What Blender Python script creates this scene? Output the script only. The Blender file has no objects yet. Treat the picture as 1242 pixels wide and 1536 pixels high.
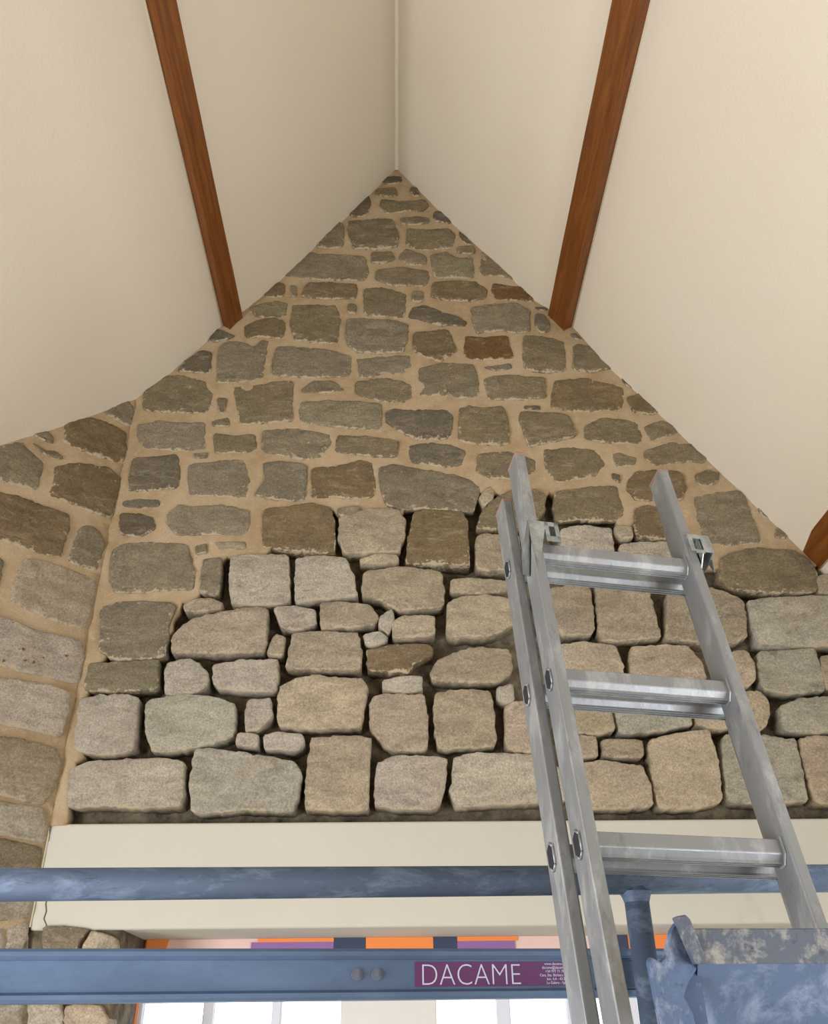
import bpy, bmesh, math, random
from mathutils import Vector, Matrix, noise
from mathutils.geometry import delaunay_2d_cdt

R = math.radians
SC = bpy.context.scene
COL = SC.collection

# ------------------------------------------------------------------ camera
pitch, yaw, roll = R(31.9), R(1.34), R(.72)
fwd = Vector((math.sin(yaw) * math.cos(pitch), math.cos(yaw) * math.cos(pitch), math.sin(pitch)))
r0 = Vector((math.cos(yaw), -math.sin(yaw), 0)); u0 = r0.cross(fwd)
cr = r0 * math.cos(roll) - u0 * math.sin(roll); cu = u0 * math.cos(roll) + r0 * math.sin(roll)
cam = bpy.data.cameras.new('camera'); cam.sensor_fit = 'AUTO'; cam.sensor_width = 36
cam.lens = 1304 / 1536 * 36; cam.clip_start = .05
co = bpy.data.objects.new('camera', cam); COL.objects.link(co)
m = Matrix((cr, cu, -fwd)).transposed().to_4x4(); m.translation = Vector((0, -2.8, 1.6))
co.matrix_world = m
SC.camera = co

# ------------------------------------------------------------------ light
w = bpy.data.worlds.new('sky'); SC.world = w; w.use_nodes = True
nb = w.node_tree.nodes['Background']
nb.inputs['Color'].default_value = (.93, .965, 1.0, 1); nb.inputs['Strength'].default_value = 3.2


def area(name, loc, rot, sx, sy, power, color):
    l = bpy.data.lights.new(name, 'AREA'); l.shape = 'RECTANGLE'; l.size = sx; l.size_y = sy
    l.energy = power; l.color = color
    o = bpy.data.objects.new(name, l); COL.objects.link(o); o.location = loc; o.rotation_euler = rot
    return o


# added lamps standing in for side daylight, beside and behind the camera
area('side_fill_lamp', (-2.745, -3.0, 1.15), (R(90), 0, R(-90)), 2.2, 1.3, 172, (.91, .93, 1.0))
area('other_side_fill_lamp', (2.285, -2.9, 1.15), (R(90), 0, R(90)), 1.9, 1.3, 88, (.91, .93, 1.0))

vs = SC.view_settings
vs.view_transform = 'Standard'; vs.look = 'None'; vs.gamma = 1; vs.use_curve_mapping = False
vs.exposure = 0.0


# ------------------------------------------------------------------ helpers
def link(name, bm, mat, parent=None, smooth=False, loc=None):
    me = bpy.data.meshes.new(name)
    bmesh.ops.recalc_face_normals(bm, faces=bm.faces)
    bm.to_mesh(me); bm.free()
    return link_mesh(name, me, mat, parent, smooth, loc)


def link_mesh(name, me, mat, parent=None, smooth=False, loc=None):
    for mm in (mat if isinstance(mat, (list, tuple)) else [mat]):
        me.materials.append(mm)
    if smooth:
        for p in me.polygons: p.use_smooth = True
    o = bpy.data.objects.new(name, me); COL.objects.link(o)
    if parent: o.parent = parent
    if loc is not None: o.location = loc
    return o


def empty(name, loc=(0, 0, 0)):
    o = bpy.data.objects.new(name, None); COL.objects.link(o); o.location = loc
    o.empty_display_size = .1
    return o


def tag(o, label, cat, group=None):
    o['label'] = label; o['category'] = cat
    if group: o['group'] = group
    return o


def structure(o):
    o['kind'] = 'structure'
    return o


def prism(bm, O, ea, eb, ec, poly, c0, c1, bevel=0, seg=2, holes=None):
    """polygon given in (a, b) along ea, eb, extruded along ec from c0 to c1"""
    O, ea, eb, ec = map(Vector, (O, ea, eb, ec))
    t = bmesh.new()
    lo = [t.verts.new(O + ea * a + eb * b + ec * c0) for a, b in poly]
    hi = [t.verts.new(O + ea * a + eb * b + ec * c1) for a, b in poly]
    n = len(poly)
    t.faces.new(lo[::-1]); t.faces.new(hi)
    for i in range(n):
        t.faces.new((lo[i], lo[(i + 1) % n], hi[(i + 1) % n], hi[i]))
    bmesh.ops.recalc_face_normals(t, faces=t.faces)
    if bevel:
        bmesh.ops.bevel(t, geom=list(t.edges), offset=bevel, segments=seg, affect='EDGES', profile=.5)
    me = bpy.data.meshes.new('tmp'); t.to_mesh(me); t.free(); bm.from_mesh(me); bpy.data.meshes.remove(me)


X, Y, Z = Vector((1, 0, 0)), Vector((0, 1, 0)), Vector((0, 0, 1))


def box(bm, a, b, bevel=0, seg=2):
    prism(bm, (0, 0, 0), X, Y, Z, [(a[0], a[1]), (b[0], a[1]), (b[0], b[1]), (a[0], b[1])], a[2], b[2], bevel, seg)


def tube(bm, p0, p1, r, n=24, caps=True):
    p0, p1 = Vector(p0), Vector(p1); d = (p1 - p0).normalized()
    a = d.orthogonal().normalized(); b = d.cross(a)
    A = [bm.verts.new(p0 + (a * math.cos(2 * math.pi * i / n) + b * math.sin(2 * math.pi * i / n)) * r) for i in range(n)]
    B = [bm.verts.new(p1 + (a * math.cos(2 * math.pi * i / n) + b * math.sin(2 * math.pi * i / n)) * r) for i in range(n)]
    for i in range(n):
        f = bm.faces.new((A[i], A[(i + 1) % n], B[(i + 1) % n], B[i])); f.smooth = True
    if caps:
        bm.faces.new(A[::-1]); bm.faces.new(B)


# ------------------------------------------------------------------ materials
class M:
    def __init__(s, name, rough=.8, metal=0):
        s.m = bpy.data.materials.new(name); s.m.use_nodes = True
        s.t = s.m.node_tree; s.b = s.t.nodes['Principled BSDF']
        s.b.inputs['Roughness'].default_value = rough; s.b.inputs['Metallic'].default_value = metal

    def n(s, kind, **kw):
        x = s.t.nodes.new(kind)
        for k, v in kw.items():
            if k.startswith('_'): setattr(x, k[1:], v)
            else: x.inputs[k].default_value = v
        return x

    def l(s, a, b): s.t.links.new(a, b)

    def coords(s, scale=(1, 1, 1), rand=0, kind='Object'):
        tc = s.n('ShaderNodeTexCoord'); mp = s.n('ShaderNodeMapping'); mp.inputs['Scale'].default_value = scale
        s.l(tc.outputs[kind], mp.inputs['Vector'])
        if rand:
            oi = s.n('ShaderNodeObjectInfo'); ml = s.n('ShaderNodeMath', _operation='MULTIPLY'); ml.inputs[1].default_value = rand
            s.l(oi.outputs['Random'], ml.inputs[0]); s.l(ml.outputs[0], mp.inputs['Location'])
        return mp.outputs['Vector']

    def noise(s, vec, scale, detail=4, rough=.6, dist=0):
        x = s.n('ShaderNodeTexNoise', Scale=scale, Detail=detail, Roughness=rough, Distortion=dist); s.l(vec, x.inputs['Vector'])
        return x.outputs['Fac']

    def ramp(s, fac, stops):
        x = s.n('ShaderNodeValToRGB'); e = x.color_ramp.elements
        while len(e) < len(stops): e.new(.5)
        for el, (p, c) in zip(e, stops):
            el.position = p; el.color = c if len(c) == 4 else (*c, 1)
        s.l(fac, x.inputs['Fac'])
        return x.outputs['Color']

    def mix(s, fac, a, b, mode='MIX'):
        x = s.n('ShaderNodeMix', _data_type='RGBA', _blend_type=mode)
        for v, i in ((fac, 0), (a, 6), (b, 7)):
            if hasattr(v, 'links'): s.l(v, x.inputs[i])
            else: x.inputs[i].default_value = v if i == 0 or len(v) == 4 else (*v, 1)
        return x.outputs[2]

    def bump(s, h, strength, dist):
        x = s.n('ShaderNodeBump', Strength=strength, Distance=dist); s.l(h, x.inputs['Height']); s.l(x.outputs[0], s.b.inputs['Normal'])

    def col(s, c):
        if hasattr(c, 'links'): s.l(c, s.b.inputs['Base Color'])
        else: s.b.inputs['Base Color'].default_value = (*c, 1)
        return s


def lin(r, g, b):
    f = lambda c: (c / 255 / 12.92) if c <= 10 else ((c / 255 + .055) / 1.055) ** 2.4
    return (f(r), f(g), f(b))


def G(v): return (v, v, v)


def mat_stone(rust=False):
    s = M('rust_speckled_sandstone' if rust else 'sandstone', .93)
    v = s.coords(rand=37)
    vb = s.coords((1, 1, 2.6), rand=21)
    oi = s.n('ShaderNodeObjectInfo')
    broad = s.noise(vb, 9, 5, .65, .6)
    fine = s.noise(v, 150, 6, .8)
    c = s.mix(1, oi.outputs['Color'], s.ramp(broad, [(.25, G(.66)), (.5, G(.98)), (.78, G(1.34))]), 'MULTIPLY')
    c = s.mix(1, c, s.ramp(fine, [(.3, G(.52)), (.5, G(1.0)), (.70, G(1.55))]), 'MULTIPLY')
    # pale weathered and dark sooty patches
    c = s.mix(s.ramp(s.noise(vb, 12, 6, .75, .4), [(.54, G(0)), (.70, G(.42))]), c, lin(190, 178, 152))
    c = s.mix(s.ramp(s.noise(s.coords((1, 1, 1.6), rand=53), 15, 6, .75, .4), [(.56, G(0)), (.72, G(.5))]), c, lin(70, 64, 50))
    # warm iron bloom on some parts of a stone
    c = s.mix(s.ramp(s.noise(v, 5.5, 3, .6), [(.54, G(0)), (.76, G(.26))]), c, lin(146, 116, 76))
    # lime smeared at the arrises
    at = s.n('ShaderNodeAttribute', _attribute_name='rim')
    ad = s.n('ShaderNodeMath', _operation='MULTIPLY_ADD'); ad.inputs[1].default_value = .27
    s.l(at.outputs['Fac'], ad.inputs[0]); s.l(s.noise(v, 42, 6, .75), ad.inputs[2])
    k = s.ramp(ad.outputs[0], [(.665, G(0)), (.735, G(.9))])
    c = s.mix(k, c, lin(196, 182, 154))
    c = s.mix(s.ramp(s.noise(v, 60, 3, .6), [(.70, G(0)), (.76, G(.75))]), c, lin(198, 188, 166))
    if rust: c = s.mix(s.ramp(s.noise(v, 30, 2, .5), [(.66, G(0)), (.70, G(.9))]), c, lin(116, 66, 26))
    s.col(c)
    h = s.mix(.55, fine, s.noise(vb, 45, 5, .7))
    s.bump(h, 1.0, .007)
    return s.m


def mat_mortar(name, base, dark, scale=26, bump=.5, pale=None):
    s = M(name, .95); v = s.coords()
    f = s.noise(v, scale, 6, .7)
    c = s.ramp(f, [(.3, dark), (.6, base)])
    if pale:
        c = s.mix(s.ramp(s.noise(v, 3.1, 4, .6), [(.42, G(0)), (.68, G(.85))]), c, pale)
        c = s.mix(s.ramp(s.noise(s.coords((1, 1, 2.2)), 24, 5, .75), [(.56, G(0)), (.70, G(.6))]), c, lin(200, 184, 158))
    c = s.mix(1, c, s.ramp(s.noise(v, 260, 3, .7), [(.3, G(.82)), (.7, G(1.15))]), 'MULTIPLY')
    s.col(c); s.bump(s.mix(.5, f, s.noise(v, 190, 4, .7)), bump, .006)
    return s.m


def mat_plaster(name, base, second, streak=None):
    s = M(name, .9); v = s.coords()
    c = s.mix(s.ramp(s.noise(v, 1.3, 3, .5), [(.35, G(0)), (.7, G(1))]), base, second)
    if streak:
        c = s.mix(s.ramp(s.noise(s.coords((1, 1, .35)), 8, 5, .6, .5), [(.64, G(0)), (.78, G(.45))]), c, streak)
    s.col(c); s.bump(s.mix(.35, s.noise(v, 85, 4, .6), s.noise(v, 9, 3, .5)), .22, .008)
    return s.m


def mat_wood(axis_y=True):
    s = M('stained_timber', .48)
    v = s.coords((16, .9, 16), rand=11)
    g = s.noise(v, 3.2, 6, .65, 1.3)
    c = s.ramp(g, [(.2, lin(84, 42, 9)), (.5, lin(120, 68, 19)), (.8, lin(146, 92, 34))])
    c = s.mix(s.ramp(s.noise(s.coords((3, 1, 3), rand=5), 5, 4, .6), [(.6, G(0)), (.78, G(.5))]), c, lin(78, 42, 12))
    s.col(c); s.bump(g, .25, .004)
    return s.m


def mat_metal(name, base, spot, dark, metal, rough, scale=11, aniso=(1, 1, 1), amt=.6, dist=.25):
    s = M(name, rough, metal); v = s.coords(aniso, rand=9)
    a = s.noise(v, scale, 6, .72, dist)
    c = s.mix(s.ramp(a, [(.50, G(0)), (.66, G(amt))]), base, spot)
    c = s.mix(s.ramp(s.noise(v, scale * 2.3, 5, .75, dist), [(.56, G(0)), (.70, G(amt))]), c, dark)
    s.col(c)
    s.l(s.ramp(a, [(.3, G(rough - .1)), (.7, G(min(1, rough + .2)))]), s.b.inputs['Roughness'])
    s.bump(s.noise(v, 160, 3, .6), .12, .002)
    return s.m


def mat_flat(name, c, rough=.7, metal=0):
    return M(name, rough, metal).col(c).m


MAT = dict(
    stone=mat_stone(), rusty=mat_stone(True),
    mortar=mat_mortar('sand_lime_mortar', lin(175, 154, 121), lin(158, 136, 102), 18, .4, lin(192, 173, 144)),
    bed=mat_mortar('old_raked_mortar', lin(126, 116, 96), lin(46, 42, 34), 20, 1.0),
    ceil=mat_plaster('cream_ceiling_plaster', lin(230, 223, 208), lin(226, 218, 199)),
    lintel=mat_plaster('cream_lintel_plaster', lin(204, 202, 190), lin(196, 195, 184), lin(178, 168, 148)),
    caulk_and_highlight=mat_flat('ridge_filler_and_highlight', lin(232, 226, 206), .8),
    wood=mat_wood(), boards=mat_flat('dark_unseen_boarding', lin(128, 106, 80), .8),
    alu=mat_metal('scuffed_aluminium', lin(141, 145, 147), lin(188, 191, 190), lin(110, 112, 113), .45, .42, 18, (1, 1, .35), .6, .2),
    alu_end=mat_flat('rung_hollow_shade', lin(30, 33, 38), .8),
    cap=mat_flat('worn_plastic_cap', lin(150, 118, 108), .6),
    zinc=mat_metal('zinc_bracket', lin(150, 158, 160), lin(206, 212, 208), lin(92, 102, 106), .75, .35, 22),
    galv=mat_metal('haze_blue_galvanised', lin(78, 94, 116), lin(128, 148, 172), lin(44, 55, 72), .25, .62, 30, (.3, 1, 1), .62),  # sky reflection and haze are mixed into this blue base
    beam=mat_metal('haze_blue_platform_alloy', lin(98, 122, 154), lin(122, 146, 178), lin(84, 106, 136), .4, .5, 5, (.4, 1, 1), .5),  # base colour carries the blue flare cast
    plank=mat_metal('cement_splashed_steel', lin(70, 90, 120), lin(140, 152, 166), lin(44, 56, 76), .2, .62, 34, (1, 1, .7), .85),  # real cement splashes over a base tinted by blue flare
    lip=mat_metal('splashed_dark_steel', lin(84, 92, 104), lin(168, 166, 158), lin(50, 57, 68), .2, .65, 30, (1, 1, 1), .8),
    under=mat_metal('haze_blue_steel', lin(88, 108, 138), lin(140, 156, 180), lin(70, 88, 116), .2, .55, 17, (1, 1, .8), .7),  # the blue is flare haze put into the steel colour
    steel=mat_flat('bright_bolt', lin(120, 130, 148), .55, .4),
    purple=mat_flat('purple_label', lin(104, 60, 108), .4),
    letter=mat_flat('label_lettering', lin(206, 214, 236), .5),
    orange=mat_flat('orange_paint', lin(236, 140, 70), .7),
    violet=mat_flat('violet_paint', lin(142, 104, 160), .7),
    pink=mat_flat('pale_pink_paint', lin(226, 196, 186), .7),
    navy=mat_flat('navy_paint', lin(52, 64, 88), .7),
    frame=mat_flat('white_window_frame', lin(214, 220, 230), .5),
    reveal=mat_plaster('white_reveal_plaster', lin(222, 222, 216), lin(212, 212, 208)),
    floor=mat_mortar('floor_boards', lin(176, 160, 132), lin(150, 134, 108), 5, .1),
)
g = M('window_glass', .05)
tr = g.n('ShaderNodeBsdfTransparent', Color=(.95, .97, .98, 1)); gl = g.n('ShaderNodeBsdfGlossy', Roughness=.03)
mx = g.n('ShaderNodeMixShader'); fr = g.n('ShaderNodeFresnel', IOR=1.45)
g.l(fr.outputs[0], mx.inputs[0]); g.l(tr.outputs[0], mx.inputs[1]); g.l(gl.outputs[0], mx.inputs[2])
g.l(mx.outputs[0], g.t.nodes['Material Output'].inputs['Surface']); MAT['glass'] = g.m

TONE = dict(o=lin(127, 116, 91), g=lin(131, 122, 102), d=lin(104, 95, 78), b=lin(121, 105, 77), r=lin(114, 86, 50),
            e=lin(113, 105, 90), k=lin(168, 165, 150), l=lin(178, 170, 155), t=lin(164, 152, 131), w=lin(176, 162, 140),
            K=lin(136, 129, 106), L=lin(138, 129, 109))

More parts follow.
